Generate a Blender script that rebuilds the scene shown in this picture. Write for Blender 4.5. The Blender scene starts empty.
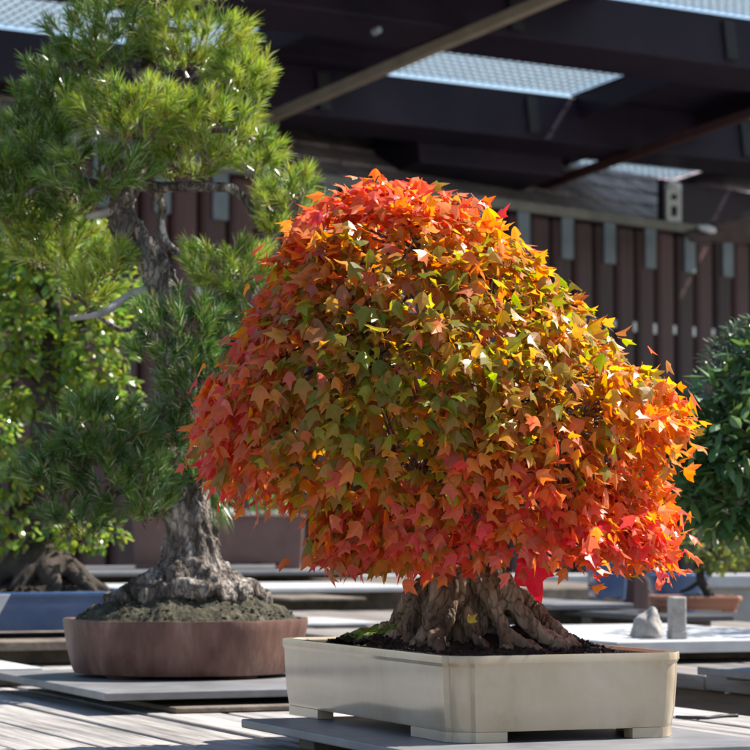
import bpy, bmesh, math, random
import numpy as np
from mathutils import Vector, Matrix, noise
random.seed(7); rng = np.random.default_rng(7)
R = math.radians
SC = bpy.context.scene; COL = SC.collection

# ------------------------------------------------------------------ camera geometry
F = 2886.0; PITCH = math.atan(145/F); T = 0.80
_r0 = 225/F*3.0
CZ = T + _r0
CAM = Vector((0, 0, CZ))
def ray(px, py):
    x = (px-375)/F; y = -(py-375)/F
    return Vector((x, math.cos(PITCH)-y*math.sin(PITCH), math.sin(PITCH)+y*math.cos(PITCH)))
def P(px, py, Y):
    r = ray(px, py); return CAM + r*(Y/r.y)
def PZ(px, py, z):
    r = ray(px, py); return CAM + r*((z-CZ)/r.z)
TH = R(22.0)
d1 = Vector((-math.sin(TH), math.cos(TH), 0)); d2 = Vector((math.cos(TH), math.sin(TH), 0))
def D(u, s, z): return d2*u + d1*s + Vector((0, 0, z))
def us(p): return p.dot(d2), p.dot(d1)

# ------------------------------------------------------------------ materials
def mat(name):
    m = bpy.data.materials.new(name); m.use_nodes = True
    nt = m.node_tree; b = nt.nodes['Principled BSDF']
    return m, nt, b
def nd(nt, t, **k):
    n = nt.nodes.new(t)
    for a, v in k.items():
        if a in n.inputs: n.inputs[a].default_value = v
        else: setattr(n, a, v)
    return n
def ramp(nt, stops):
    n = nt.nodes.new('ShaderNodeValToRGB'); e = n.color_ramp.elements
    e[0].position, e[0].color = stops[0][0], (*stops[0][1], 1)
    e[1].position, e[1].color = stops[1][0], (*stops[1][1], 1)
    for p, c in stops[2:]:
        x = e.new(p); x.color = (*c, 1)
    return n
def surf(name, stops, scale=8, stretch=(1,1,1), rough=.7, bump=.2, bdist=.004, detail=8, coat=0, spec=.4, distort=0.3, bscale=None, rvar=0):
    m, nt, b = mat(name); L = nt.links.new
    tc = nd(nt, 'ShaderNodeTexCoord'); mp = nd(nt, 'ShaderNodeMapping')
    mp.inputs['Scale'].default_value = stretch
    L(tc.outputs['Object'], mp.inputs['Vector'])
    n1 = nd(nt, 'ShaderNodeTexNoise', Scale=scale, Detail=detail, Roughness=.62, Distortion=distort)
    L(mp.outputs[0], n1.inputs['Vector'])
    r = ramp(nt, stops); L(n1.outputs['Fac'], r.inputs['Fac']); L(r.outputs[0], b.inputs['Base Color'])
    n2 = nd(nt, 'ShaderNodeTexNoise', Scale=bscale or scale*4, Detail=6, Roughness=.6)
    L(mp.outputs[0], n2.inputs['Vector'])
    bp = nd(nt, 'ShaderNodeBump', Strength=bump, Distance=bdist)
    L(n2.outputs['Fac'], bp.inputs['Height']); L(bp.outputs[0], b.inputs['Normal'])
    b.inputs['Roughness'].default_value = rough
    if rvar:
        mr = nd(nt, 'ShaderNodeMapRange'); mr.inputs['To Min'].default_value = rough-rvar; mr.inputs['To Max'].default_value = rough+rvar
        L(n1.outputs['Fac'], mr.inputs['Value']); L(mr.outputs[0], b.inputs['Roughness'])
    b.inputs['Specular IOR Level'].default_value = spec
    b.inputs['Coat Weight'].default_value = coat; b.inputs['Coat Roughness'].default_value = .12
    return m
def leafmat(name, trans=.45, rough=.35, spec=.5, tsat=1.15, tval=1.25):
    m, nt, b = mat(name); L = nt.links.new
    a = nd(nt, 'ShaderNodeAttribute', attribute_name='Col')
    tc = nd(nt, 'ShaderNodeTexCoord')
    n = nd(nt, 'ShaderNodeTexNoise', Scale=160., Detail=3.); L(tc.outputs['Object'], n.inputs['Vector'])
    mr = nd(nt, 'ShaderNodeMapRange'); mr.inputs['To Min'].default_value = .75; mr.inputs['To Max'].default_value = 1.25
    L(n.outputs['Fac'], mr.inputs['Value'])
    hs0 = nd(nt, 'ShaderNodeHueSaturation'); L(a.outputs['Color'], hs0.inputs['Color']); L(mr.outputs[0], hs0.inputs['Value'])
    L(hs0.outputs[0], b.inputs['Base Color'])
    b.inputs['Roughness'].default_value = rough; b.inputs['Specular IOR Level'].default_value = spec
    hs = nd(nt, 'ShaderNodeHueSaturation', Saturation=tsat, Value=tval); L(hs0.outputs[0], hs.inputs['Color'])
    t = nd(nt, 'ShaderNodeBsdfTranslucent'); L(hs.outputs[0], t.inputs['Color'])
    mx = nd(nt, 'ShaderNodeMixShader', Fac=trans)
    L(b.outputs[0], mx.inputs[1]); L(t.outputs[0], mx.inputs[2])
    L(mx.outputs[0], nt.nodes['Material Output'].inputs['Surface'])
    return m

M = {}
def bark(name, stops, scale, stretch, bump=.8, crack=.14):
    m=surf(name,stops,scale,stretch,.9,.7,.004); nt=m.node_tree; L=nt.links.new; b=nt.nodes['Principled BSDF']
    mp=[n for n in nt.nodes if n.type=='MAPPING'][0]; bp=[n for n in nt.nodes if n.type=='BUMP'][0]; rp=[n for n in nt.nodes if n.type=='VALTORGB'][0]
    nz=nd(nt,'ShaderNodeTexNoise',Scale=scale*1.5,Detail=3.); L(mp.outputs[0],nz.inputs['Vector'])
    ad=nd(nt,'ShaderNodeMixRGB',blend_type='ADD'); ad.inputs['Fac'].default_value=.05; L(mp.outputs[0],ad.inputs[1]); L(nz.outputs['Color'],ad.inputs[2])
    v=nd(nt,'ShaderNodeTexVoronoi',feature='DISTANCE_TO_EDGE',Scale=scale*2.2); L(ad.outputs[0],v.inputs['Vector'])
    mr=nd(nt,'ShaderNodeMapRange'); mr.inputs['From Max'].default_value=crack; L(v.outputs['Distance'],mr.inputs['Value'])
    mx=nd(nt,'ShaderNodeMixRGB',blend_type='MULTIPLY'); mx.inputs['Fac'].default_value=.42; L(rp.outputs[0],mx.inputs[1]); L(mr.outputs[0],mx.inputs[2]); L(mx.outputs[0],b.inputs['Base Color'])
    b2=nd(nt,'ShaderNodeBump',Strength=bump*.8,Distance=.006); L(mr.outputs[0],b2.inputs['Height']); L(bp.outputs[0],b2.inputs['Normal']); L(b2.outputs[0],b.inputs['Normal'])
    return m
M['maple_leaf'] = leafmat('maple_leaf', .57, .34, .48, 1.08, 1.55)
M['needle'] = leafmat('pine_needle', .3, .26, .6, 1.05, 1.4)
M['green_leaf'] = leafmat('green_leaf', .48, .22, .75, 1.1, 1.4)
M['shrub_leaf'] = leafmat('shrub_leaf', .28, .34, .5, 1.05, 1.2)
M['maple_bark'] = bark('maple_bark', [(.34,(.06,.036,.022)),(.5,(.19,.125,.08)),(.68,(.40,.31,.225))], 26, (1,1,.4), .7, .10)
M['pine_bark'] = bark('pine_bark', [(.34,(.045,.034,.027)),(.5,(.16,.128,.104)),(.66,(.46,.415,.37))], 34, (1,1,.38), 1., .16)
M['dark_bark'] = surf('dark_bark', [(.3,(.018,.013,.01)),(.7,(.07,.052,.04))], 30, (1,1,.5), .9, .8, .006)
M['deadwood'] = surf('deadwood', [(.3,(.25,.22,.19)),(.7,(.5,.46,.42))], 40, (1,1,.3), .8, .4, .003)
M['cream_glaze'] = surf('cream_glaze', [(.25,(.30,.215,.13)),(.45,(.41,.32,.215)),(.6,(.455,.37,.262)),(.78,(.52,.44,.335))], 11, (1,1,.8), .2, .3, .0014, coat=.7, rvar=.1, bscale=18)
M['clay'] = surf('brown_clay', [(.28,(.04,.018,.013)),(.45,(.105,.045,.031)),(.6,(.165,.082,.058)),(.78,(.28,.17,.13))], 22, (1,1,.3), .5, .5, .003)
M['darkclay'] = surf('dark_clay', [(.3,(.10,.05,.04)),(.7,(.17,.09,.072))], 10, (1,1,1), .5, .1)
M['terracotta'] = surf('terracotta', [(.3,(.30,.12,.075)),(.7,(.42,.19,.12))], 12, (1,1,1), .7, .15)
M['blue_glaze'] = surf('blue_glaze', [(.3,(.022,.062,.155)),(.7,(.045,.10,.225))], 14, (1,1,1), .25, .1, coat=.5)
M['soil'] = surf('soil', [(.3,(.010,.007,.005)),(.55,(.035,.022,.014)),(.8,(.09,.06,.04))], 70, (1,1,1), .95, 1., .008)
M['moss'] = surf('moss', [(.3,(.07,.12,.012)),(.55,(.19,.28,.03)),(.8,(.34,.43,.07))], 80, (1,1,1), .95, 1., .006)
M['palemoss'] = surf('pale_moss', [(.3,(.03,.034,.012)),(.55,(.075,.08,.028)),(.8,(.17,.165,.08))], 80, (1,1,1), .95, 1., .006)
M['drymoss'] = surf('dry_moss', [(.3,(.03,.027,.017)),(.55,(.085,.075,.045)),(.8,(.22,.195,.14))], 60, (1,1,1), .95, 1., .008)
M['timber'] = surf('weathered_timber', [(.3,(.09,.082,.078)),(.48,(.27,.25,.235)),(.72,(.48,.45,.42))], 22, (1.6,.10,1.6), .75, .8, .004, bscale=60)
M['brown_timber'] = surf('brown_timber', [(.25,(.06,.046,.034)),(.5,(.15,.118,.09)),(.75,(.24,.195,.155))], 16, (1.6,.15,1.6), .75, .5, .003)
M['greybrown'] = surf('grey_brown_timber', [(.25,(.08,.068,.06)),(.5,(.19,.165,.148)),(.75,(.31,.28,.255))], 16, (1.6,.15,1.6), .75, .6, .003)
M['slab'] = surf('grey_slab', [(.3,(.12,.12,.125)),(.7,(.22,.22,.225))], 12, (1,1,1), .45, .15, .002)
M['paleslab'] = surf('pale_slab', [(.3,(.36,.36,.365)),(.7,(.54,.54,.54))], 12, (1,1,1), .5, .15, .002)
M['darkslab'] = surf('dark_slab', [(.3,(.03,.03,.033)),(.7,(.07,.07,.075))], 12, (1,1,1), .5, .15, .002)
M['concrete'] = surf('concrete', [(.3,(.24,.23,.215)),(.7,(.40,.385,.36))], 5, (1,1,1), .85, .3, .004)
M['stone'] = surf('stone', [(.3,(.24,.22,.20)),(.7,(.46,.43,.40))], 30, (1,1,1), .9, .7, .004)
M['stain'] = surf('stained_beam', [(.3,(.0115,.009,.020)),(.7,(.027,.018,.033))], 3, (1,1,1), .45, .15, .003, spec=.2)
M['picket'] = surf('picket_stain', [(.3,(.036,.014,.015)),(.7,(.07,.029,.029))], 5, (2,2,.3), .6, .3, .003)
def randomise(m,lo,hi):
    nt=m.node_tree; b=nt.nodes['Principled BSDF']; src=b.inputs['Base Color'].links[0].from_socket
    oi=nd(nt,'ShaderNodeObjectInfo'); mr=nd(nt,'ShaderNodeMapRange'); mr.inputs['To Min'].default_value=lo; mr.inputs['To Max'].default_value=hi
    nt.links.new(oi.outputs['Random'],mr.inputs['Value']); hs=nd(nt,'ShaderNodeHueSaturation'); nt.links.new(src,hs.inputs['Color']); nt.links.new(mr.outputs[0],hs.inputs['Value']); nt.links.new(hs.outputs[0],b.inputs['Base Color'])
randomise(M['picket'],.65,1.5)
M['tan'] = surf('pale_batten', [(.3,(.22,.18,.14)),(.7,(.33,.28,.22))], 6, (1,1,1), .7, .2)
M['railpaint'] = surf('rail_timber', [(.3,(.12,.115,.10)),(.7,(.2,.19,.165))], 6, (1,1,1), .6, .2)
M['galv'] = surf('galvanised', [(.3,(.30,.36,.41)),(.7,(.45,.51,.56))], 9, (1,1,1), .45, .05)
M['galv'].node_tree.nodes['Principled BSDF'].inputs['Metallic'].default_value = .3
M['strap'] = surf('strap_metal', [(.3,(.10,.13,.155)),(.7,(.155,.19,.215))], 9, (1,1,1), .5, .05)
M['tile'] = surf('roof_tile', [(.32,(.11,.085,.088)),(.68,(.36,.295,.30))], 9, (1,1,1), .7, .5, .006)
M['white'] = surf('gap_light_white', [(.3,(.68,.69,.70)),(.7,(.80,.81,.82))], 12, (1,1,1), .45, .03)
M['black'] = surf('black_plastic', [(.3,(.012,.012,.014)),(.7,(.03,.03,.033))], 12, (1,1,1), .45, .03)
M['wire'] = surf('wire_mesh', [(.3,(.42,.46,.5)),(.7,(.6,.63,.66))], 12, (1,1,1), .5, .03)
M['gravel'] = surf('gravel', [(.3,(.13,.12,.105)),(.5,(.22,.205,.18)),(.75,(.33,.31,.28))], 14, (1,1,1), .95, .8, .01)
def sheetmat():
    m,nt,b=mat('translucent_sheet'); b.inputs['Base Color'].default_value=(.30,.36,.42,1); b.inputs['Roughness'].default_value=.4
    t=nd(nt,'ShaderNodeBsdfTranslucent'); t.inputs['Color'].default_value=(.28,.365,.435,1); mx=nd(nt,'ShaderNodeMixShader',Fac=.72)
    nt.links.new(b.outputs[0],mx.inputs[1]); nt.links.new(t.outputs[0],mx.inputs[2]); nt.links.new(mx.outputs[0],nt.nodes['Material Output'].inputs['Surface']); return m
M['sheet'] = sheetmat()
M['yellow'] = leafmat('yellow_leaf', .5, .4, .4)

# ------------------------------------------------------------------ object helpers
def tag(o, label=None, cat=None, group=None, kind=None):
    if label: o['label'] = label; o['kind'] = 'thing'
    if cat: o['category'] = cat
    if group: o['group'] = group
    if cat is None and 'kind' in o: del o['kind']
    if kind: o['kind'] = kind
    return o
def empty(name, loc=(0,0,0), rz=0, **k):
    o = bpy.data.objects.new(name, None); COL.objects.link(o)
    o.location = loc; o.rotation_euler = (0,0,rz); o.empty_display_size = .05
    return tag(o, **k)
class MB:
    def __init__(s): s.v=[]; s.f=[]; s.c=[]
    def add(s, vs, fs, col=None):
        o=len(s.v); s.v.extend([tuple(x) for x in vs]); s.f.extend([tuple(i+o for i in f) for f in fs])
        if col is not None: s.c.extend([(*col,1)]*len(vs))
        return s
    def box(s, x0,x1,y0,y1,z0,z1, tf=None):
        vs=[Vector((x,y,z)) for z in (z0,z1) for y in (y0,y1) for x in (x0,x1)]
        if tf: vs=[tf(v) for v in vs]
        return s.add(vs,[(0,2,3,1),(4,5,7,6),(0,1,5,4),(2,6,7,3),(0,4,6,2),(1,3,7,5)])
    def tube(s, path, n=8, sub=3, rough=0, rs=40, cap=True, col=None):
        pts=catmull(path, sub); rings=[]; prev=None; vs=[]
        for i,(p,r) in enumerate(pts):
            a=pts[max(0,i-1)][0]; b=pts[min(len(pts)-1,i+1)][0]
            t=(b-a).normalized() if (b-a).length>1e-9 else Vector((0,0,1))
            if prev is None:
                h=Vector((1,0,0)) if abs(t.x)<.8 else Vector((0,1,0)); x=t.cross(h).normalized()
            else: x=(prev-t*prev.dot(t)).normalized()
            y=t.cross(x); prev=x
            for k in range(n):
                an=2*math.pi*k/n; d=x*math.cos(an)+y*math.sin(an)
                q=p+d*r
                if rough: q=p+d*r*(1+rough*noise.noise(q*rs))
                vs.append(q)
        fs=[]
        m=len(pts)
        for i in range(m-1):
            for k in range(n):
                fs.append((i*n+k, i*n+(k+1)%n, (i+1)*n+(k+1)%n, (i+1)*n+k))
        if cap: fs.append(tuple(range(n))[::-1]); fs.append(tuple((m-1)*n+k for k in range(n)))
        return s.add(vs,fs,col)
    def loft(s, loops, close=True):
        n=len(loops[0]); vs=[p for l in loops for p in l]; fs=[]
        for i in range(len(loops)-1):
            for k in range(n):
                fs.append((i*n+k,i*n+(k+1)%n,(i+1)*n+(k+1)%n,(i+1)*n+k))
        if close: fs.append(tuple(range(n))[::-1]); fs.append(tuple((len(loops)-1)*n+k for k in range(n)))
        return s.add(vs,fs)
    def build(s, name, m, parent=None, smooth=False, bevel=0, bseg=2):
        me=bpy.data.meshes.new(name); me.from_pydata(s.v,[],s.f); me.update()
        if s.c:
            at=me.color_attributes.new('Col','FLOAT_COLOR','POINT')
            at.data.foreach_set('color', np.array(s.c,dtype=np.float32).ravel())
        if smooth: me.polygons.foreach_set('use_smooth',[True]*len(me.polygons))
        me.materials.append(m)
        o=bpy.data.objects.new(name,me); COL.objects.link(o)
        if parent: o.parent=parent
        if bevel:
            b=o.modifiers.new('bevel','BEVEL'); b.width=bevel; b.segments=bseg; b.limit_method='ANGLE'
        return o
def catmull(path, sub):
    pts=[(Vector(p),r) for p,r in path]
    if sub<=1 or len(pts)<3: return pts
    out=[]
    for i in range(len(pts)-1):
        p0=pts[max(0,i-1)]; p1=pts[i]; p2=pts[i+1]; p3=pts[min(len(pts)-1,i+2)]
        for k in range(sub):
            t=k/sub
            q=.5*((2*p1[0])+(p2[0]-p0[0])*t+(2*p0[0]-5*p1[0]+4*p2[0]-p3[0])*t*t+(3*p1[0]-p0[0]-3*p2[0]+p3[0])*t**3)
            out.append((q,p1[1]+(p2[1]-p1[1])*t))
    out.append(pts[-1]); return out
def remeshed(mb, name, m, parent, voxel, disp=.0, dscale=60, disp2=0, dscale2=150, zs=.45, ridge=False):
    o=mb.build(name,m)
    r=o.modifiers.new('r','REMESH'); r.mode='VOXEL'; r.voxel_size=voxel
    sm=o.modifiers.new('s','SMOOTH'); sm.iterations=2; sm.factor=.5
    dg=bpy.context.evaluated_depsgraph_get()
    me=bpy.data.meshes.new_from_object(o.evaluated_get(dg))
    old=o.data; o.modifiers.clear(); o.data=me; bpy.data.meshes.remove(old); me.name=name
    if disp or disp2:
        nv=len(me.vertices); co=[v.co.copy() for v in me.vertices]; no=[v.normal.copy() for v in me.vertices]
        for v,c,n in zip(me.vertices,co,no):
            cs=Vector((c.x,c.y,c.z*zs))+.012*Vector((noise.noise(c*25),noise.noise(c*25+Vector((5,5,5))),0))
            a_=noise.noise(cs*dscale)
            if ridge: a_=.45-1.6*abs(a_)
            v.co=c+n*(disp*a_+disp2*noise.noise(cs*dscale2))
    me.polygons.foreach_set('use_smooth',[True]*len(me.polygons))
    if not me.materials: me.materials.append(m)
    if parent: o.parent=parent
    return o
def mound(mb, inside, nx, ny, x0,x1,y0,y1, zf):
    """grid sheet over the outline test inside(x,y)"""
    idx={}; vs=[]; fs=[]
    for i in range(nx+1):
        for j in range(ny+1):
            x=x0+(x1-x0)*i/nx; y=y0+(y1-y0)*j/ny
            if inside(x,y): idx[i,j]=len(vs); vs.append((x,y,zf(x,y)))
    for i in range(nx):
        for j in range(ny):
            q=[(i,j),(i+1,j),(i+1,j+1),(i,j+1)]
            if all(k in idx for k in q): fs.append(tuple(idx[k] for k in q))
    mb.add(vs,fs)
def rvec():
    v=Vector((random.gauss(0,1),random.gauss(0,1),random.gauss(0,1))); return v.normalized()
def mixc(a,b,t): return tuple(x+(y-x)*t for x,y in zip(a,b))

# leaf templates: (verts x,y,z) with y along the midrib, unit length
TRI=[(0,0),(.2,.07),(.36,.26),(.55,.60),(.36,.585),(.215,.63),(.16,.80),(0,1.12),(-.16,.80),(-.215,.63),(-.36,.585),(-.55,.60),(-.36,.26),(-.2,.07),(0,.32),(0,.62)]
TRIF=[(0,1,14),(1,2,14),(2,3,4),(2,4,14),(4,5,15),(4,15,14),(5,6,15),(6,7,15),(7,8,15),(8,9,15),(9,10,15),(10,14,15),(10,12,14),(10,11,12),(12,13,14),(13,0,14)]
OV=[(0,0),(.22,.22),(.27,.48),(.17,.78),(0,1.0),(-.17,.78),(-.27,.48),(-.22,.22),(0,.48)]
OVF=[(0,1,8),(1,2,8),(2,3,8),(3,4,8),(4,5,8),(5,6,8),(6,7,8),(7,0,8)]
def leaf(mb, p, t, n, size, col, tmpl=TRI, tf=TRIF, fold=.25, droop=.25, wide=1.0, stalk=0, tipcol=None):
    t=t.normalized(); n=(n-t*n.dot(t))
    n=n.normalized() if n.length>1e-6 else t.orthogonal().normalized()
    x=t.cross(n); vs=[]
    tw=random.uniform(-.25,.25)
    for a,b in tmpl:
        z=-abs(a)*fold - droop*b*b + tw*a*b
        vs.append(p+(x*(a*wide)+t*b+n*z)*size)
    o=len(mb.v); mb.v.extend([v[:] for v in vs]); mb.f.extend([tuple(i+o for i in f) for f in tf])
    if tipcol is None: mb.c.extend([(*col,1)]*len(vs))
    else: mb.c.extend([(*mixc(col,tipcol,min(1,max(0,b*1.1-.15+abs(a)*.5))),1) for a,b in tmpl])
    if stalk:
        q=p-t*stalk; w=x*.0006
        o=len(mb.v); mb.v.extend([(q-w)[:],(q+w)[:],(p+w)[:],(p-w)[:]]); mb.f.append((o,o+1,o+2,o+3)); mb.c.extend([(.35,.08,.05,1)]*4)

# ------------------------------------------------------------------ setting
g=MB(); g.add([(-400,-60,0),(400,-60,0),(400,900,0),(-400,900,0)],[(0,1,2,3)])
tag(g.build('ground',M['gravel']),kind='structure')

# ---- benches: local x = d2, local y = d1
def bench(name, u0,u1,s0,s1,top,th,board,m,label,leg=M['brown_timber'],apron=True):
    r=empty(name,(0,0,0),TH,label=label,cat='bench')
    c=D((u0+u1)/2,(s0+s1)/2,0); r.location=c; hu=(u1-u0)/2; hs=(s1-s0)/2
    mb=MB(); n=round((u1-u0)/board); w=(u1-u0)/n
    for i in range(n):
        y=-hs
        while y<hs-.01:
            L=min(random.uniform(1.3,2.4),hs-y)
            if hs-y-L<.5: L=hs-y
            dz=random.uniform(-.0015,.0015)
            mb.box(-hu+i*w+.004,-hu+(i+1)*w-.004,y+.003,y+L-.003,top-th+dz,top+dz); y+=L
    mb.build('board_top',m,r,bevel=.003)
    f=MB()
    for x in (-hu+.06,hu-.06): f.box(x-.02,x+.02,-hs+.04,hs-.04,top-th-.10,top-th-.004)
    y=-hs+.1
    while y<hs: f.box(-hu+.085,hu-.085,y-.02,y+.02,top-th-.09,top-th-.004); y+=.9
    f.build('bearer',leg,r,bevel=.003)
    for x in (-hu+.06,hu-.06):
        for y in (-hs+.2,0,hs-.2):
            q=MB(); q.box(x-.018,x+.018,y-.03,y+.03,0,top-th-.102); q.build('leg',leg,r,bevel=.004)
    return r
TB=T-.030      # bench top below the raised slabs
e=us(PZ(675,707,TB))[0]
bench('timber_bench',.55,e,1.2,7.2,TB,.03,.105,M['timber'],'weathered grey slatted bench under the cream pot and pine')
T2=CZ-.242
b2=us(PZ(690,674,T2))[0]
bench('timber_bench',b2,b2+1.25,1.8,7.35,T2,.024,.13,M['greybrown'],'weathered bench behind and right of the cream pot, dappled with sun')

# ---- display slabs (stands)
def stand(label,u0,u1,s0,s1,top,th,base,m=M['slab'],group='display slabs on the benches',bm=M['brown_timber'],under=0):
    c=D((u0+u1)/2,(s0+s1)/2,base); r=empty('display_slab',c,TH,label=label,cat='slab',group=group)
    hu=(u1-u0)/2; hs=(s1-s0)/2; h=top-base
    mb=MB(); mb.box(-hu,hu,-hs,hs,h-th,h); mb.build('slab',m,r,bevel=.0015)
    if h-th>.004:
        for y in (-hs*.62,hs*.62):
            q=MB(); q.box(-hu*.8,hu*.8,y-.025,y+.025,0.001,h-th-.0005); q.build('batten',bm,r,bevel=.002)
    return r
def rect_from(l,c,rr,z):
    """u,s box from three photo points: left-back corner, front corner, right end"""
    a=us(PZ(*l,z)); b=us(PZ(*c,z)); d=us(PZ(*rr,z)); return a,b,d
# slab under cream pot
C0=PZ(452,745,T); uC,sC=us(C0)
L1=.536; L2=.280
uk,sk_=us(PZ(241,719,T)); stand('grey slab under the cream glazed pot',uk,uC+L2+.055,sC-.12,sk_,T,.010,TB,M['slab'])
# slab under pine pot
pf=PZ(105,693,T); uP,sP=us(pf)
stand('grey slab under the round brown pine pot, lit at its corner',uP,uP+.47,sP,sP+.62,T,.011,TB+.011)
q=us(PZ(190,713,TB)); 
rb=empty('timber_plank',D(uP+.30,sP+.10,TB),TH,label='low brown plank lying under the pine pot slab',cat='plank')
mb=MB(); mb.box(-.21,.28,-.13,.25,0.002,.0095); mb.build('plank_board',M['brown_timber'],rb,bevel=.002)

# ------------------------------------------------------------------ pots
def rrect(a,b,r,step=0.0,n=6):
    """rounded rectangle outline half sizes a,b; step insets the corner arc"""
    pts=[]
    for cx,cy,a0 in ((a-r,b-r,0),(-a+r,b-r,90),(-a+r,-b+r,180),(a-r,-b+r,270)):
        if step:
            an=R(a0); ex=Vector((math.cos(an),math.sin(an),0)); ey=Vector((-math.sin(an),math.cos(an),0)); c=Vector((cx,cy,0))
            pts.append(c+ex*r+ey*(-step*.5))
        for k in range(n+1):
            an=R(a0+90*k/n); rr=r-step
            pts.append(Vector((cx+rr*math.cos(an),cy+rr*math.sin(an),0)))
        if step: pts.append(c+ey*r+ex*(-step*.5))
    return pts
def rect_pot(name,center,a,b,h,m,label,foot=.014,taper=.008,lip=.006,r=.016,step=0.,wall=.012,soil=True,soilz=None,rz=TH,footlen=(.06,.1),fm=None,smooth=True):
    root=empty(name,center,rz,label=label,cat='pot')
    prof=[(foot-.001,taper+.0012),(foot+.001,taper+.0004),(foot+.003,taper),(h*.35,taper*.62),(h*.7,taper*.3),(h-.012,.0015),(h-.009,0.0),(h-.008,-lip*.5),(h-.002,-lip*.5),(h,-lip*.25),(h,wall*.75),(h-.003,wall),(h-.03,wall+.002),(foot+.012,wall+taper)]
    mb=MB(); loops=[]
    for z,ins in prof: loops.append([p+Vector((0,0,z)) for p in rrect(a-ins,b-ins,max(r-ins*.3,.004),step)])
    mb.loft(loops,close=True)
    o=mb.build('pot_body',m,root,smooth=smooth)
    if smooth:
        es=o.modifiers.new('es','EDGE_SPLIT'); es.split_angle=R(24)
    for sx in (1,-1):
        for sy in (1,-1):
            A=a-taper-.0004; B=b-taper-.0004; q=MB(); fl,fw=footlen
            out=[]
            n=5; rr=r-step*.5
            n=6; qp=rrect(A,B,max(r-taper*.3,.004),step,n)[:n+(3 if step else 1)]
            loc=[(A-.02,B-fw),(A,B-fw)]+[(p.x,p.y) for p in qp]+[(A-fl,B),(A-fl,B-.02),(A-.02,B-.02)]
            lo=[Vector((x*sx,y*sy,0)) for x,y in loc]
            if sx*sy<0: lo=lo[::-1]
            q.loft([[p+Vector((0,0,z)) for p in lo] for z in (0.0005,foot-.0012)])
            q.build('foot',fm or m,root,smooth=True).modifiers.new('es','EDGE_SPLIT').split_angle=R(38)
    return root

pc=C0+d1*(L1/2)+d2*(L2/2)
HP=.0915
pot=rect_pot('bonsai_pot',pc,L2/2,L1/2,HP,M['cream_glaze'],'large cream glazed rectangular pot holding the orange maple',foot=.0125,taper=.006,lip=.001,r=.023,step=.0055,footlen=(.060,.12))
# soil of the cream pot
def soilz(x,y):
    p=Vector((x,y,0)); m_=.036*math.exp(-((x+.0)**2+(y-.02)**2)/(2*.095**2))
    return HP-.010+m_+.006*noise.noise(p*28)+.003*noise.noise(p*90)+.0035*noise.noise(p*180)
mb=MB(); mound(mb,lambda x,y:abs(x)<L2/2-.011 and abs(y)<L1/2-.011,120,230,-L2/2+.0105,L2/2-.0105,-L1/2+.0105,L1/2-.0105,soilz)
def pebble(mb,p,r,col=None):
    m_=[Vector(v)*r*random.uniform(.7,1.3) for v in ((1,0,0),(-1,0,0),(0,1,0),(0,-1,0),(0,0,.7),(0,0,-.7))]
    q=Matrix.Rotation(random.uniform(0,6.3),3,rvec()); mb.add([p+q@v for v in m_],[(0,2,4),(2,1,4),(1,3,4),(3,0,4),(2,0,5),(1,2,5),(3,1,5),(0,3,5)])
for i in range(1500):
    x=random.uniform(-1,1)*(L2/2-.016); y=random.uniform(-1,1)*(L1/2-.016); pebble(mb,Vector((x,y,soilz(x,y)+.001)),random.uniform(.0015,.0042))
so=mb.build('soil',M['soil'],pot)
mb=MB()
mc=pot.matrix_basis.inverted() if False else None
def lp(p): # world -> cream pot local
    v=p-pc; return Vector((v.dot(d2),v.dot(d1),v.z))
ms=lp(PZ(356,640,T+HP))
def mossz(x,y):
    d=math.hypot((x-ms.x)/.042,(y-ms.y+.05)/.11); return soilz(x,y)+.013*(1-d*d)-.001+.003*noise.noise(Vector((x,y,3))*120)
mound(mb,lambda x,y:((x-ms.x)/.042)**2+((y-ms.y+.05)/.11)**2<1+.5*noise.noise(Vector((x,y,0))*45) and abs(x)<L2/2-.012 and abs(y)<L1/2-.012,100,140,-L2/2,L2/2,-L1/2,L1/2,mossz)
mb.build('moss',M['moss'],so,smooth=True)

# ------------------------------------------------------------------ maple
YM=3.27
mx0=P(460,640,YM); mbase=Vector((mx0.x,mx0.y,T+HP+.004))
maple=empty('maple_tree',mbase,0,label='maple bonsai with a dome of orange, red and olive leaves in the cream pot',cat='bonsai tree')
def mp(px,py,Y=YM): return P(px,py,Y)-mbase
mb=MB()
random.seed(11)
mb.tube([(Vector((.0,0,-.005)),.050),(Vector((-.004,0,.03)),.042),(Vector((-.004,0,.065)),.029),(Vector((0,0,.10)),.03),(Vector((.0,0,.15)),.027),(Vector((.0,0,.2)),.02)],14,4,.25,45)
def gz(x,y):
    v=lp(mbase+Vector((x,y,0))); 
    if abs(v.x)>L2/2-.02 or abs(v.y)>L1/2-.02: return -.03
    return soilz(v.x,v.y)+T-mbase.z
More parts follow.
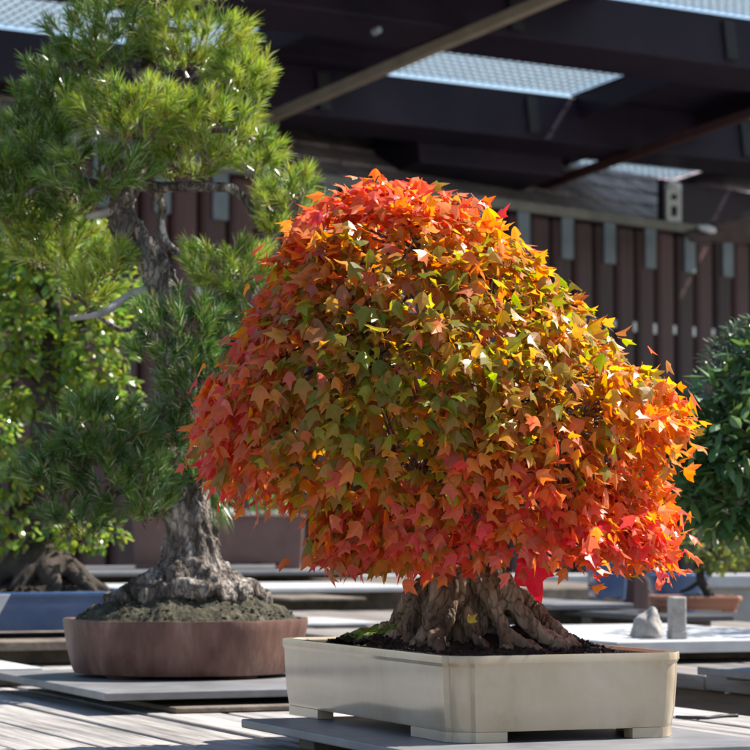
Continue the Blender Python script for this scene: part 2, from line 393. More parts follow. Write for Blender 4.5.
# (angle, reach, start height, thickness)
roots=[(180,.128,.085,.012),(193,.125,.05,.010),(203,.118,.095,.014),(218,.112,.075,.011),(231,.10,.105,.015),(247,.09,.07,.010),(258,.08,.10,.013),(285,.07,.055,.008),(306,.085,.095,.012),(322,.10,.06,.010),(335,.118,.10,.014),(347,.125,.06,.010),(358,.13,.09,.013),(14,.13,.06,.011),(40,.12,.09,.014),(75,.12,.08,.015),(110,.12,.09,.015),(145,.12,.08,.014),(168,.13,.06,.010)]
for an,re,hz,th in roots:
    a=R(an); path=[]
    while True:
        v_=lp(mbase+Vector(((re+.012)*math.cos(a+.14*math.sin(5+an)),(re+.012)*math.sin(a+.14*math.sin(5+an)),0)))
        if abs(v_.x)<L2/2-.03 and abs(v_.y)<L1/2-.03: break
        re-=.004
    for k in range(7):
        t=k/6; rr=.022+(re-.022)*t**1.05; a2=a+.14*math.sin(t*5+an)
        x=rr*math.cos(a2); y=rr*math.sin(a2)*1.0
        z=hz*(1-t)**1.2+gz(x,y)*t+th*.25*(1-t)
        path.append((Vector((x,y,z)),th*(1-.45*t)))
    v=path[-1][0]; path.append((v+Vector((math.cos(a)*.015,math.sin(a)*.015,-.016)),th*.35))
    mb.tube(path,9,3,.35,60)
remeshed(mb,'trunk',M['maple_bark'],maple,.0021,.0045,70,.0022,170,.4,True)

# crown outline (photo pixels at the trunk's distance)
CR=[(188,360,412),(200,334,444),(215,312,474),(235,292,508),(260,279,533),(290,268,560),(320,246,590),(350,223,624),(380,207,660),(405,199,688),(430,194,690),(455,191,674),(470,205,660),(485,258,656),(500,300,660),(525,308,674),(545,316,684),(560,345,680)]
def crx(y):
    y=min(max(y,CR[0][0]),CR[-1][0])
    for a,b in zip(CR,CR[1:]):
        if y<=b[0]:
            t=(y-a[0])/(b[0]-a[0]); return a[1]+(b[1]-a[1])*t, a[2]+(b[2]-a[2])*t
PX=YM/F
def crown_pt(y,phi,k):
    """point on the k-scaled crown surface at photo height y and azimuth phi (0=right, 90=away)"""
    l,r=crx(y); c=(l+r)/2; w=(r-l)/2
    wd=min(w*.95,205)                       # depth half width in pixels
    px=c+w*k*math.cos(phi); dy=wd*k*math.sin(phi)
    p=P(px,y,YM)-mbase; return p+Vector((0,dy*PX,0)), px
GRN=[(.105,.185,.012),(.17,.24,.016),(.26,.29,.024)]; ORA=[(.66,.20,.035),(.70,.27,.055),(.62,.15,.03)]; RED=[(.66,.075,.07),(.62,.04,.075),(.70,.14,.10)]; PUR=[(.24,.06,.08),(.34,.06,.07)]; YEL=[(.62,.40,.035),(.52,.42,.04)]
def gauss(px,py,cx,cy,sx,sy): return math.exp(-((px-cx)/sx)**2/2-((py-cy)/sy)**2/2)
def mcol(px,py,p):
    nz=noise.noise(p*16); n2=noise.noise(p*16+Vector((9,3,1)))
    wg=.10+2.0*gauss(px,py,385,395,85,75)+1.2*gauss(px,py,345,430,70,55)+.55*gauss(px,py,560,360,60,60)+.6*gauss(px,py,470,300,80,50)+.5*gauss(px,py,600,330,50,50)+.7*max(0,nz)
    wr=.06+1.9*gauss(px,py,205,430,45,90)+1.5*gauss(px,py,390,195,110,26)+1.3*gauss(px,py,370,545,130,38)+1.5*gauss(px,py,570,540,80,45)+.5*max(0,n2)+.5*gauss(px,py,270,300,25,60)
    wo=.85+.5*gauss(px,py,640,400,60,60)+.5*gauss(px,py,300,480,60,60)
    wp=.06+.2*gauss(px,py,380,400,110,90)+.25*gauss(px,py,320,300,60,60); wy=.04+.40*gauss(px,py,600,370,70,70)+.3*gauss(px,py,480,240,60,30)
    col=Vector((0,0,0)); tot=0
    for w,pal in ((wg,GRN),(wr,RED),(wo,ORA),(wp,PUR),(wy,YEL)):
        w=(w**1.7)*math.exp(random.gauss(0,1.7)); tot+=w; col+=Vector(random.choice(pal))*w
    f=random.uniform(.85,1.18)/tot
    return tuple(min(.75,x*f) for x in col)
random.seed(21)
crown=MB(); anchors=[]
ys=[]; 
for i in range(len(CR)-1):
    pass
def spray(y,phi,k,n,inner=False):
    p,px=crown_pt(y,phi,k)
    l,r=crx(y); 
    # outward normal of the dome
    up=max(0.,1-(y-172)/230)
    out=Vector((math.cos(phi),math.sin(phi),0)); o=(out*(1-.75*up)+Vector((0,0,.25+1.0*up))).normalized()
    anchors.append(p-o*.02)
    for j in range(n):
        # leaves stepped along a drooping twig
        t=j/max(1,n-1)
        q=p+(out*.35+Vector((0,0,-.75+.45*up)))*(.050*(t-.35))+Vector((random.gauss(0,.011),random.gauss(0,.011),random.gauss(0,.009)))
        sw=min(1,max(0,.5+.55*math.cos(phi)+.45*up))*.75+.12          # how far this side turns its leaves to the sun
        td=(out*(.45+.35*up+.25*sw)+Vector((0,0,-.85+.55*up+.35*sw))+rvec()*(.6+.35*sw))
        nn=(o*(1.0-.55*sw)+Vector((.45,.2,.9))*(.2+.75*sw)+rvec()*(.6+.3*sw))
        py=y-(q.z-p.z)/PX; pxx=px+(q.x-p.x)/PX
        c=mcol(pxx,py,q)
        tip=mixc(c,random.choice(RED+ORA),random.uniform(.0,.6)*random.random()); c=mixc(c,(.36,.33,.03),random.uniform(0,.15))
        sz=random.uniform(.0140,.0255)*(1.08-.18*sw)
        leaf(crown,q-td.normalized()*sz*.4,td,nn,sz,c,fold=random.uniform(.04,.42)+.3*sw*random.random(),droop=random.uniform(-.15,.35),wide=random.uniform(.75,1.05),stalk=.006 if random.random()<.4 else 0,tipcol=tip)
N=0
wts=[(b[0]-a[0])*((a[2]-a[1])+(b[2]-b[1])) for a,b in zip(CR,CR[1:])]
def ry(): 
    i=random.choices(range(len(wts)),wts)[0]; return random.uniform(CR[i][0],CR[i+1][0])
for i in range(900): spray(min(ry(),538),random.uniform(0,2*math.pi),random.uniform(.85,.98),random.randint(6,10))
for i in range(150): spray(min(ry(),535),random.uniform(math.pi,2*math.pi),random.uniform(.86,.97),8)     # facing side fuller
for i in range(80): spray(min(ry(),530),random.uniform(0,2*math.pi),random.uniform(.55,.82),7)
for i in range(46):      # crest
    x=random.uniform(-1,1); spray(190+8*abs(x)+random.uniform(0,18),random.uniform(0,6.3),random.uniform(.1,.9),6)
for i in range(60): spray(random.uniform(522,556),random.uniform(math.pi,2*math.pi),random.uniform(.72,.95),6)     # hanging fringe
crown.build('crown',M['maple_leaf'],maple)
# limbs
random.seed(5)
nl=11; limbs=[MB() for _ in range(nl)]; ends=[]
for i in range(nl):
    a=2*math.pi*i/nl+random.uniform(-.2,.2); y=random.choice([250,310,370,430,480]); pt,_=crown_pt(y,a,.55)
    b=Vector((0,0,.10+.012*(i%5)))
    mid=b.lerp(pt,.5)+Vector((0,0,.035))+rvec()*.012
    limbs[i].tube([(b,.013),(b.lerp(mid,.5)+rvec()*.006,.010),(mid,.008),(mid.lerp(pt,.5)+rvec()*.01,.006),(pt,.004)],7,3,.2,60)
    ends.append([b.lerp(mid,.5),mid,mid.lerp(pt,.5),pt])
for p in anchors[:620]:
    bi=min(range(nl),key=lambda i:min((p-e_).length for e_ in ends[i])); s_=min(ends[bi],key=lambda e_:(p-e_).length)
    m_=s_.lerp(p,.55)+rvec()*.012+Vector((0,0,.012))
    limbs[bi].tube([(s_,.0026),(m_,.0018),(p,.0009)],4,3,0,cap=False)
for l_ in limbs: l_.build('branch',M['maple_bark'],maple)
# single big red leaf hanging behind the trunk
rl=MB(); leaf(rl,mp(526,553,3.40),mp(541,603,3.40)-mp(526,553,3.40),Vector((.25,-1,.2)),.060,(.58,.02,.045),fold=.1,droop=.05,wide=.8,stalk=.03,tipcol=(.62,.03,.05))
tag(rl.build('leaf',M['maple_leaf'],maple),label='single large bright red leaf hanging behind the trunk')
# fallen leaf on the roots
fl=MB(); fp=PZ(472,622,T+HP+.022)
fl=MB(); leaf(fl,Vector((0,0,.004)),Vector((.5,.1,.55)),Vector((-.1,-1,.5)),.013,(.72,.55,.10))
o=fl.build('fallen_leaf',M['yellow']); o.location=P(468,626,3.165); tag(o,'small fallen yellow leaf caught between the maple roots','leaf')

# ------------------------------------------------------------------ pine
YP=4.36
pcen=P(185,683,YP); pcen=Vector((pcen.x,YP,T))
ppot=empty('bonsai_pot',pcen,0,label='round reddish brown unglazed pot holding the pine',cat='pot')
def oval(a,b,n=72,lob=.0,z=0,irr=0):
    return [Vector((a*(1+lob*math.cos(4*t)+irr*noise.noise(Vector((math.cos(t)*2,math.sin(t)*2,z*6))))*math.cos(t),b*(1+lob*math.cos(4*t)+irr*noise.noise(Vector((math.cos(t)*2,math.sin(t)*2,z*6))))*math.sin(t),z+ (irr*.05*noise.noise(Vector((math.cos(t)*3,math.sin(t)*3,5))) if z>.07 else 0))) for t in [2*math.pi*k/n for k in range(n)]]
HB=.086
mb=MB(); A_,B_=.181,.158
mb.loft([oval(A_*.80,B_*.80,lob=.012,z=.004),oval(A_*.91,B_*.91,lob=.012,z=.006,irr=.02),oval(A_*.93,B_*.93,lob=.012,z=.014,irr=.02),oval(A_*.965,B_*.965,lob=.012,z=.04,irr=.025),oval(A_*.99,B_*.99,lob=.012,z=.07,irr=.03),oval(A_,B_,lob=.012,z=HB-.004,irr=.03),oval(A_*.995,B_*.995,lob=.012,z=HB,irr=.03),oval(A_*.945,B_*.945,lob=.012,z=HB,irr=.03),oval(A_*.935,B_*.935,lob=.012,z=HB-.006,irr=.03),oval(A_*.92,B_*.92,lob=.012,z=.03,irr=.02)])
mb.build('pot_body',M['clay'],ppot,smooth=True).modifiers.new('es','EDGE_SPLIT').split_angle=R(40)
for k in range(4):
    a=R(45+90*k); q=MB(); q.tube([(Vector((.12*math.cos(a),.105*math.sin(a),0.0005)),.026),(Vector((.12*math.cos(a),.105*math.sin(a),.0055)),.028)],12,1); q.build('foot',M['clay'],ppot)
def psz(x,y):
    d=math.hypot(x/A_,y/B_); p=Vector((x,y,0))
    return HB-.012+.062*max(0,1-d*d)**1.0+.010*noise.noise(p*24)+.006*noise.noise(p*60)+.003*noise.noise(p*150)
mb=MB(); mound(mb,lambda x,y:(x/A_)**2+(y/B_)**2<.885,150,130,-A_,A_,-B_,B_,psz)
for i in range(500):
    a=random.uniform(0,6.3); r=math.sqrt(random.random())*.9; x=A_*r*math.cos(a); y=B_*r*math.sin(a); pebble(mb,Vector((x,y,psz(x,y)+.001)),random.uniform(.0015,.004))
ps=mb.build('soil',M['drymoss'],ppot)
pine=empty('pine_tree',Vector((pcen.x,pcen.y,T+HB)),0,label='tall pine bonsai with bright green needles in the round brown pot',cat='bonsai tree')
pb=Vector((pcen.x,pcen.y,T+HB))
def pp(px,py,dy=0): return P(px,py,YP+dy)-pb
UP=YP/F
mb=MB(); random.seed(3)
tr=[(190,600,96,0),(191,585,78,0),(192,565,62,0),(191,540,52,0),(188,510,48,0),(184,480,46,.01),(180,440,44,.01),(178,400,40,.01),(172,350,35,.0),(168,316,33,0),(162,286,31,0),(148,254,29,0),(126,226,28,0),(120,202,25,.01),(134,174,22,.02),(146,120,20,.02),(150,60,15,.02),(150,0,10,.02),(150,-50,6,.02)]
mb.tube([(pp(x,y,dy),w*.5*UP) for x,y,w,dy in tr],14,4,.22,35)
for an,re,hz,th in [(175,.125,.05,.020),(200,.115,.07,.024),(225,.10,.06,.022),(250,.09,.075,.024),(275,.085,.06,.022),(300,.09,.08,.022),(325,.105,.065,.024),(350,.12,.075,.022),(15,.12,.06,.022),(60,.11,.06,.024),(105,.11,.06,.024),(145,.12,.06,.022),(238,.075,.09,.02),(312,.07,.10,.018)]:
    a=R(an); path=[]
    for k in range(6):
        t=k/5; rr=.018+(re-.018)*t; a2=a+.2*math.sin(t*4+an); x=rr*math.cos(a2)+.006; y=rr*math.sin(a2)
        path.append((Vector((x,y,(hz*(1-t)**1.3)+(psz(x,y)-HB)*t+.004)),th*(1-.5*t)))
    mb.tube(path,9,3,.3,50)
# the ledge-like old root across the front
mb.tube([(pp(160,592,-.075),.010),(pp(185,588,-.085),.013),(pp(215,590,-.08),.012),(pp(235,598,-.06),.009)],9,3,.3,60)
remeshed(mb,'trunk',M['pine_bark'],pine,.0028,.009,46,.004,150,.28,True)
def limb(pts,name='branch',m=M['pine_bark'],n=8):
    q=MB(); q.tube([(pp(x,y,dy),w*.5*UP) for x,y,w,dy in pts],n,4,.25,70); return q.build(name,m,pine,smooth=True)
limb([(140,185,13,0),(160,187,12,-.01),(178,187,11,-.02),(205,187,11,-.02),(232,189,10,-.02),(248,204,9,-.02),(258,214,7,-.02),(285,200,5,-.02)])
limb([(152,187,13,0),(162,205,10,.0),(161,228,9,0),(170,247,8,0),(192,258,6,0),(225,262,4,0)])
tag(limb([(119,213,13,0),(110,212,10,-.005),(98,214,8,-.015),(86,217,4,-.02)],'branch',M['deadwood']),label='bare grey deadwood stub')
limb([(158,292,12,0),(140,291,9,-.02),(122,300,8,-.03),(100,314,7,-.05),(70,318,5,-.06)],m=M['deadwood'])
limb([(162,300,10,0),(148,316,7,.02),(120,330,5,.03),(80,300,4,.04)])
limb([(176,355,13,0),(200,345,9,-.05),(225,352,6,-.08)]); limb([(178,400,14,0),(150,420,9,-.06),(110,440,7,-.08),(60,455,4,-.09)])
limb([(182,440,12,0),(165,462,8,-.05),(125,490,6,-.07),(80,505,4,-.08)]); limb([(128,200,14,0),(100,185,9,-.03),(60,180,6,-.05),(25,195,4,-.05)])
limb([(140,165,12,0),(175,148,8,-.03),(215,130,6,-.05),(255,140,4,-.05)]); limb([(143,140,12,0),(110,120,8,-.05),(60,130,5,-.03)])
limb([(146,100,10,0),(190,80,7,0),(240,70,4,0)]); limb([(148,80,10,0),(110,60,7,0),(60,65,4,0)]); limb([(150,30,8,0),(190,30,5,0)]); limb([(150,20,8,0),(110,20,5,0)])
limb([(183,480,9,0),(205,478,7,-.02),(215,492,5,-.03)])

NG=[(.05,.115,.018),(.08,.17,.022),(.125,.235,.03),(.19,.31,.04)]
def tuft(mb,p,d,n,ln,pal,spread=(.1,.9),w=.00060):
    d=d.normalized(); x=d.orthogonal().normalized(); y=d.cross(x)
    base=random.choice(pal)
    for i in range(n):
        a=random.uniform(0,6.283); th=random.uniform(*spread)
        v=(d*math.cos(th)+(x*math.cos(a)+y*math.sin(a))*math.sin(th))
        s_=p+d*random.uniform(-.012,.012); L=ln*random.uniform(.7,1.1)
        e_=s_+v*L+Vector((0,0,-.10*L*random.random())); m_=s_.lerp(e_,.55)+Vector((0,0,.04*L))
        sd=v.cross(rvec()).normalized()*w
        c=mixc(base,random.choice(pal),random.random()*.7)
        k_=random.random()
        if k_<.06: c=(.24,.14,.05)
        elif k_<.18: c=(.36,.42,.22)
        o=len(mb.v); mb.v.extend([(s_-sd)[:],(s_+sd)[:],(m_+sd*.9)[:],(m_-sd*.9)[:],e_[:]]); mb.f.extend([(o,o+1,o+2,o+3),(o+3,o+2,o+4)])
        mb.c.extend([(*c,1)]*5)
    o=len(mb.v); sd=x*.0013; mb.v.extend([(p-d*.03-sd)[:],(p-d*.03+sd)[:],(p+d*.012)[:]]); mb.f.append((o,o+1,o+2)); mb.c.extend([(.13,.075,.04,1)]*3)
BR=[(.10,.19,.02),(.18,.30,.03),(.28,.40,.04),(.38,.46,.055),(.46,.48,.07)]; DK=NG[:3]+[(.04,.10,.028),(.06,.14,.04)]  # BR colours the sunlit pads, DK the shaded ones: light put into the colour
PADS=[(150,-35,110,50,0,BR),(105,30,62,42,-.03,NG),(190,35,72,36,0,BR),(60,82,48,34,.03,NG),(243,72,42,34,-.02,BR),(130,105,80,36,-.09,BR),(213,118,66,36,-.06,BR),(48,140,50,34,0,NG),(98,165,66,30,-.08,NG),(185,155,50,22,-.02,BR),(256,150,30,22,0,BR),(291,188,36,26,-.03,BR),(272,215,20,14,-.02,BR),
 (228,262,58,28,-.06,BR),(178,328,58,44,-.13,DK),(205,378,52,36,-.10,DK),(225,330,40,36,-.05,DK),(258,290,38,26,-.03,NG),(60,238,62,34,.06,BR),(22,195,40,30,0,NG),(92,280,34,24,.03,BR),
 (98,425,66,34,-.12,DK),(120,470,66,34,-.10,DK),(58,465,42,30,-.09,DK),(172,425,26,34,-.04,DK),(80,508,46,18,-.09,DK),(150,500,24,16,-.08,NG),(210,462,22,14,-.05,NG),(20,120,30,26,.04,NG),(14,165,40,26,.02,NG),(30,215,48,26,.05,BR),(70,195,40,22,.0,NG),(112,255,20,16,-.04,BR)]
random.seed(9)
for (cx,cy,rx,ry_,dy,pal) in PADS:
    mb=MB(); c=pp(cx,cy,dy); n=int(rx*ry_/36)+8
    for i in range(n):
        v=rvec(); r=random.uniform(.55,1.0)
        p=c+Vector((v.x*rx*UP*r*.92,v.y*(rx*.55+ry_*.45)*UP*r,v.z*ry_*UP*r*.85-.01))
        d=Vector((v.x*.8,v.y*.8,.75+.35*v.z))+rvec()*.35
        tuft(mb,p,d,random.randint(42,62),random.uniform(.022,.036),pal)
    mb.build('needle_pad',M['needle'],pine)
# long needles hanging beside the trunk
mb=MB()
for x,y in ((214,492),(218,500),(212,498),(222,490)):
    tuft(mb,pp(x,y,-.04),Vector((.3,-.2,-1)),22,.05,NG,(.05,.45))
mb.build('needle_pad',M['needle'],pine)

# ------------------------------------------------------------------ leafy tree behind on the left, in the blue pot
YB=5.35
bz=CZ-128*YB/F
bl=Vector((P(38,648,YB).x,YB+.1,TB+.0))
def cloud(mb,origin,blobs,Y,n,size,pal,tmpl=OV,tf=OVF,wide=1.0,gloss=0,shell=(.6,1.0),up=.6,den=None,hang=.4):
    tot=sum(b[2]*b[3] for b in blobs)
    for cx,cy,rx,ry_,dy in blobs:
        c=P(cx,cy,Y+dy)-origin; U=(Y+dy)/F; k=int(n*rx*ry_/tot)
        for i in range(k):
            v=rvec(); r=random.uniform(*shell)
            p=c+Vector((v.x*rx*U*r,v.y*(rx+ry_)*.5*U*r,v.z*ry_*U*r))
            td=Vector((v.x,v.y,v.z*.5-hang))+rvec()*.7; nn=Vector((v.x*.4,v.y*.4,up+.3))+rvec()*.5
            col=mixc(random.choice(pal),random.choice(pal),random.random()*.6)
            leaf(mb,p,td,nn,size*random.uniform(.7,1.25),col,tmpl,tf,random.uniform(.1,.4),random.uniform(0,.4),wide)
zb=TB+.045
bpot=rect_pot('bonsai_pot',Vector((P(30,648,YB).x,YB+.17,zb)),.14,.24,.085,M['blue_glaze'],'deep blue rectangular pot at the left holding the leafy green tree',foot=.014,taper=.012,lip=.01,r=.02,rz=R(-68)+0*TH,footlen=(.05,.07))
bp=Vector((P(30,648,YB).x,YB+.17,zb))
u_,s_=us(bp)
stand('brown board under the blue pot at the left edge',u_-.34,u_+.30,s_-.28,s_+.28,zb-.0005,.016,TB,M['brown_timber'])
def bsz(x,y): return .073+.05*math.exp(-(x*x+y*y)/(2*.07**2))+.006*noise.noise(Vector((x,y,0))*40)
mb=MB(); mound(mb,lambda x,y:abs(x)<.124 and abs(y)<.224,60,90,-.1245,.1245,-.2245,.2245,bsz)
for i in range(500):
    x=random.uniform(-.12,.12); y=random.uniform(-.22,.22); pebble(mb,Vector((x,y,bsz(x,y)+.002)),random.uniform(.002,.006))
mb.build('soil',M['soil'],bpot)
bt=empty('broadleaf_tree',bp+Vector((0,0,.09)),0,label='leafy green bonsai with glossy broad leaves behind the pine, in the blue pot',cat='bonsai tree')
bo=bp+Vector((0,0,.09))
def bq(px,py,dy=0): return P(px,py,YB+.17+dy)-bo
mb=MB()
mb.tube([(bq(40,612),.075),(bq(42,590),.05),(bq(44,560),.036),(bq(40,500),.032),(bq(46,430),.027),(bq(52,340),.02),(bq(55,250),.01)],10,4,.3,30)
for an in range(0,360,40):
    a=R(an+10); mb.tube([(Vector((.02*math.cos(a),.02*math.sin(a),.07)),.026),(Vector((.07*math.cos(a),.07*math.sin(a),.025)),.02),(Vector((.125*math.cos(a),.1*math.sin(a),-.012)),.012)],8,3,.3,40)
remeshed(mb,'trunk',M['dark_bark'],bt,.006,.006,40)
for pts in ([(44,450),(80,410),(110,370)],[(48,400),(10,360),(-30,320)],[(42,490),(75,470),(105,455)],[(50,350),(90,310),(110,260)],[(42,520),(10,500),(-20,470)],[(44,530),(75,525),(105,530)],[(54,300),(20,270),(0,230)]):
    q=MB(); q.tube([(bq(*pts[0]),.014),(bq(*pts[1]),.009),(bq(*pts[2]),.004)],7,4,.2,40); q.build('branch',M['dark_bark'],bt)
GL=[(.09,.18,.035),(.14,.25,.045),(.20,.32,.05),(.30,.39,.06),(.06,.13,.03)]
GY=GL+[(.30,.28,.04),(.22,.25,.04)]
random.seed(31); mb=MB()
cloud(mb,bo,[(55,290,70,55,0),(95,345,42,45,-.05),(100,390,40,30,-.05),(20,250,50,50,0),(-50,300,60,70,.1),(10,330,40,40,-.05),(60,240,60,40,.1),(10,470,42,34,-.05),(85,532,44,18,-.05),(15,530,34,22,-.03),(60,400,40,30,.05),(-40,420,60,60,.1),(120,300,34,40,.05),(90,250,40,30,.1),(30,380,50,40,.02)],YB+.17,5600,.020,GY,tmpl=OV,wide=1.25)
mb.build('crown',M['green_leaf'],bt)

# sign cards at the extreme left
lc=P(-12,612,5.0); r=empty('label_card',Vector((lc.x,5.0,TB)),R(12),label='pale grey tilted label card at the left edge in front of the blue pot',cat='sign')
mb=MB(); h=lc.z-TB; mb.box(-.004,.004,.008,.014,0,h+.01); mb.build('stake',M['black'],r)
def tcard(v): return Vector((v.x+v.z*.55,v.y,h+v.z))
mb=MB(); mb.box(-.06,.022,0,.004,-.024,.030,tcard); mb.build('card',M['paleslab'],r,bevel=.001)
u_,s_=us(PZ(-25,672,TB+.02))
stand('pale slab corner at the left edge beside the pine slab',u_-.2,u_+.085,s_-.1,s_+.16,TB+.030,.010,TB,M['paleslab'])

# ------------------------------------------------------------------ things along the second bench
def slab_px(label,pl,pr,yf,yb,zrel,th,base,m=M['slab'],du=0,name=None):
    """slab whose front edge runs along d2 at photo row yf, back edge at row yb"""
    z=CZ+zrel; a=PZ(pl,yf,z); b=PZ(pr,yf,z); c=PZ((pl+pr)/2,yb,z)
    ua,sa=us(a); ub,sb=us(b); uc,sc=us(c); s0=(sa+sb)/2
    return stand(label,ua,ub,s0,max(sc,s0+.1),z,th,base,m)
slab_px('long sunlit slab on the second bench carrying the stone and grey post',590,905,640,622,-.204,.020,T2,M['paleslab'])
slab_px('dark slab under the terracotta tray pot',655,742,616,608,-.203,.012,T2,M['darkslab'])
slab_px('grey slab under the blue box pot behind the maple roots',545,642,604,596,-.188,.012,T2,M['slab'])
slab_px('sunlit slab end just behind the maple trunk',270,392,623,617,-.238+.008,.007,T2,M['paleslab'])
# raised platform with boards behind the pine pot
bu,bs=us(P(340,610,7.4))
pl_=empty('timber_platform',D(b2+.85,7.95,0),TH,label='low greyish timber platform behind the pine pot',cat='platform')
ZPL=CZ-.192
mb=MB()
for i in range(14): mb.box(-.85+i*.125,-.85+i*.125+.118,-.52,.95,ZPL-.025,ZPL)
mb.build('board_top',M['brown_timber'],pl_,bevel=.003)
mb=MB(); mb.box(-.86,.92,-.545,-.523,ZPL-.20,ZPL-.002); mb.build('apron',M['brown_timber'],pl_,bevel=.002)
for x in (-.8,.86):
    for y in (-.45,.88):
        mb=MB(); mb.box(x-.03,x+.03,y-.03,y+.03,0,ZPL-.026); mb.build('leg',M['brown_timber'],pl_)
slab_px('long white-edged slab behind the pine trunk',120,470,588,582,-.180,.012,ZPL,M['paleslab'])
slab_px('weathered plank lying on the timber platform',285,372,598,594,-.186,.006,ZPL,M['brown_timber'])
Z9=CZ-.150
slab_px('grey slab under the brown rectangular pot',60,440,571,565,-.150,.012,CZ-.18+.001,M['slab'])
# brown rectangular pot and strap leaved plant
ybp=us(PZ(215,566,Z9)); bpc=D(us(P(215,566,8.75))[0],us(P(215,566,8.75))[1],Z9+.0005)
brp=rect_pot('bonsai_pot',Vector((P(215,566,8.8).x,8.95,Z9+.0005)),.262,.15,.165,M['darkclay'],'dull brown rectangular pot behind the pine trunk',foot=.02,taper=.008,lip=.012,r=.012,rz=R(4),footlen=(.07,.05))
mb=MB(); mound(mb,lambda x,y:True,40,24,-.245,.245,-.134,.134,lambda x,y:.15+.02*noise.noise(Vector((x,y,0))*14)+.03*math.exp(-(x*x+y*y)/.02))
for i in range(160): pebble(mb,Vector((random.uniform(-.24,.24),random.uniform(-.13,.13),.17)),random.uniform(.006,.014))
mb.build('soil',M['stone'],brp)
gp=empty('strap_leaf_plant',Vector((P(270,505,8.9).x,8.92,Z9+.165)),0,label='tuft of narrow pale green leaves in the brown rectangular pot',cat='plant')
mb=MB(); random.seed(4)
for i in range(70):
    a=random.uniform(0,6.3); l_=random.uniform(.05,.14); b=Vector((random.uniform(-.06,.06),random.uniform(-.05,.05),-.01)); o_=Vector((math.cos(a),math.sin(a),0))
    c=mixc((.10,.17,.04),(.30,.36,.14),random.random()); w=o_.cross(Vector((0,0,1)))*.003
    p1=b+o_*l_*.35+Vector((0,0,l_*.8)); p2=b+o_*l_*.9+Vector((0,0,l_*.75))
    mb.add([b-w,b+w,p1+w,p1-w,p2],[(0,1,2,3),(3,2,4)],c)
mb.build('blades',M['green_leaf'],gp)
gp2=empty('bonsai_tree',Vector((P(165,505,8.9).x,8.98,Z9+.165)),0,label='small dark-leaved tree growing in the brown rectangular pot, behind the pine trunk',cat='bonsai tree')
mb=MB(); mb.tube([(Vector((0,0,-.02)),.03),(Vector((.03,0,.06)),.022),(Vector((-.01,0,.15)),.014),(Vector((.02,0,.28)),.006)],8,4,.3,30); mb.build('trunk',M['dark_bark'],gp2,smooth=True)
mb=MB(); og=Vector((P(165,505,8.9).x,8.98,Z9+.165)); cloud(mb,og,[(150,470,40,26,0),(190,440,50,30,.02),(215,470,40,20,0),(140,430,34,26,.05)],8.98,700,.035,[(.04,.09,.02),(.06,.12,.025),(.15,.18,.03)]); mb.build('crown',M['green_leaf'],gp2)

# unseen potted tree, added to cast dappled shade on the second bench
tb=Vector((1.08,5.45,T2)); r=rect_pot('bonsai_pot',tb+Vector((0,0,.0005)),.10,.14,.07,M['terracotta'],'terracotta pot of the added shade tree, unseen beyond the right edge',foot=.008,taper=.008,lip=.005,r=.014)
mb=MB(); mound(mb,lambda x,y:True,24,30,-.086,.086,-.126,.126,lambda x,y:.058+.02*math.exp(-(x*x+y*y)/.004)+.003*noise.noise(Vector((x,y,0))*60)); mb.build('soil',M['soil'],r)
o3=tb+Vector((0,0,.075)); nt_=empty('broadleaf_tree',o3,0,label='airy green tree added unseen beyond the right edge to dapple the second bench',cat='bonsai tree')
mb=MB(); mb.tube([(Vector((0,0,-.02)),.03),(Vector((.02,.01,.10)),.02),(Vector((-.02,0,.24)),.016),(Vector((.01,.01,.40)),.010),(Vector((0,0,.55)),.004)],9,4,.3,30); mb.build('trunk',M['dark_bark'],nt_,smooth=True)
random.seed(77); mb=MB()
for i in range(7):
    a=i*.9; c=Vector((.13*math.cos(a),.16*math.sin(a),.30+.05*i)); q=MB(); q.tube([(Vector((0,0,.20+.04*i)),.008),(c*.6+Vector((0,0,.13+.02*i)),.006),(c,.003)],6,3,.2,40); q.build('branch',M['dark_bark'],nt_,smooth=True)
    for k in range(95):
        v=rvec(); p=c+Vector((v.x*.11,v.y*.11,v.z*.05)); leaf(mb,p,Vector((v.x,v.y,-.2))+rvec()*.6,Vector((v.x*.3,v.y*.3,1))+rvec()*.5,random.uniform(.02,.034),mixc(GL[0],GL[3],random.random()),OV,OVF,.2,.2,1.2)
mb.build('crown',M['green_leaf'],nt_)
# stone and grey post on the sunlit slab
ZS=CZ-.204
st=MB(); bm=bmesh.new(); bmesh.ops.create_icosphere(bm,subdivisions=4,radius=1)
for v in bm.verts:
    c=v.co.copy(); k=1+.28*noise.noise(c*1.4+Vector((3,1,0)))+.09*noise.noise(c*5)
    v.co=Vector((c.x*.025*k*(1.15-.55*c.z)+.008*c.z,c.y*.022*k,max(-.4,c.z)*.034*k+.011))
me=bpy.data.meshes.new('stone'); bm.to_mesh(me); bm.free(); me.materials.append(M['stone'])
me.polygons.foreach_set('use_smooth',[True]*len(me.polygons))
zmin=min(v.co.z for v in me.vertices)
q=P(648,638,5.0); o=bpy.data.objects.new('stone',me); COL.objects.link(o); o.location=Vector((q.x,PZ(648,638,ZS).y,ZS-zmin)); tag(o,'pale rough stone standing beside the small grey post','stone')
q=PZ(677,639,ZS); r=empty('grey_post',q,TH*.6,label='short square grey post on the slab right of the stone',cat='post')
hh=42*q.y/F; mb=MB(); mb.box(-.0135,.0135,-.0135,.0135,.0005,hh); mb.build('shaft',M['stone'],r,bevel=.003)
mb=MB(); mb.box(-.0145,.0145,-.0145,.0145,.0004,.014); mb.build('base_collar',M['concrete'],r,bevel=.002)

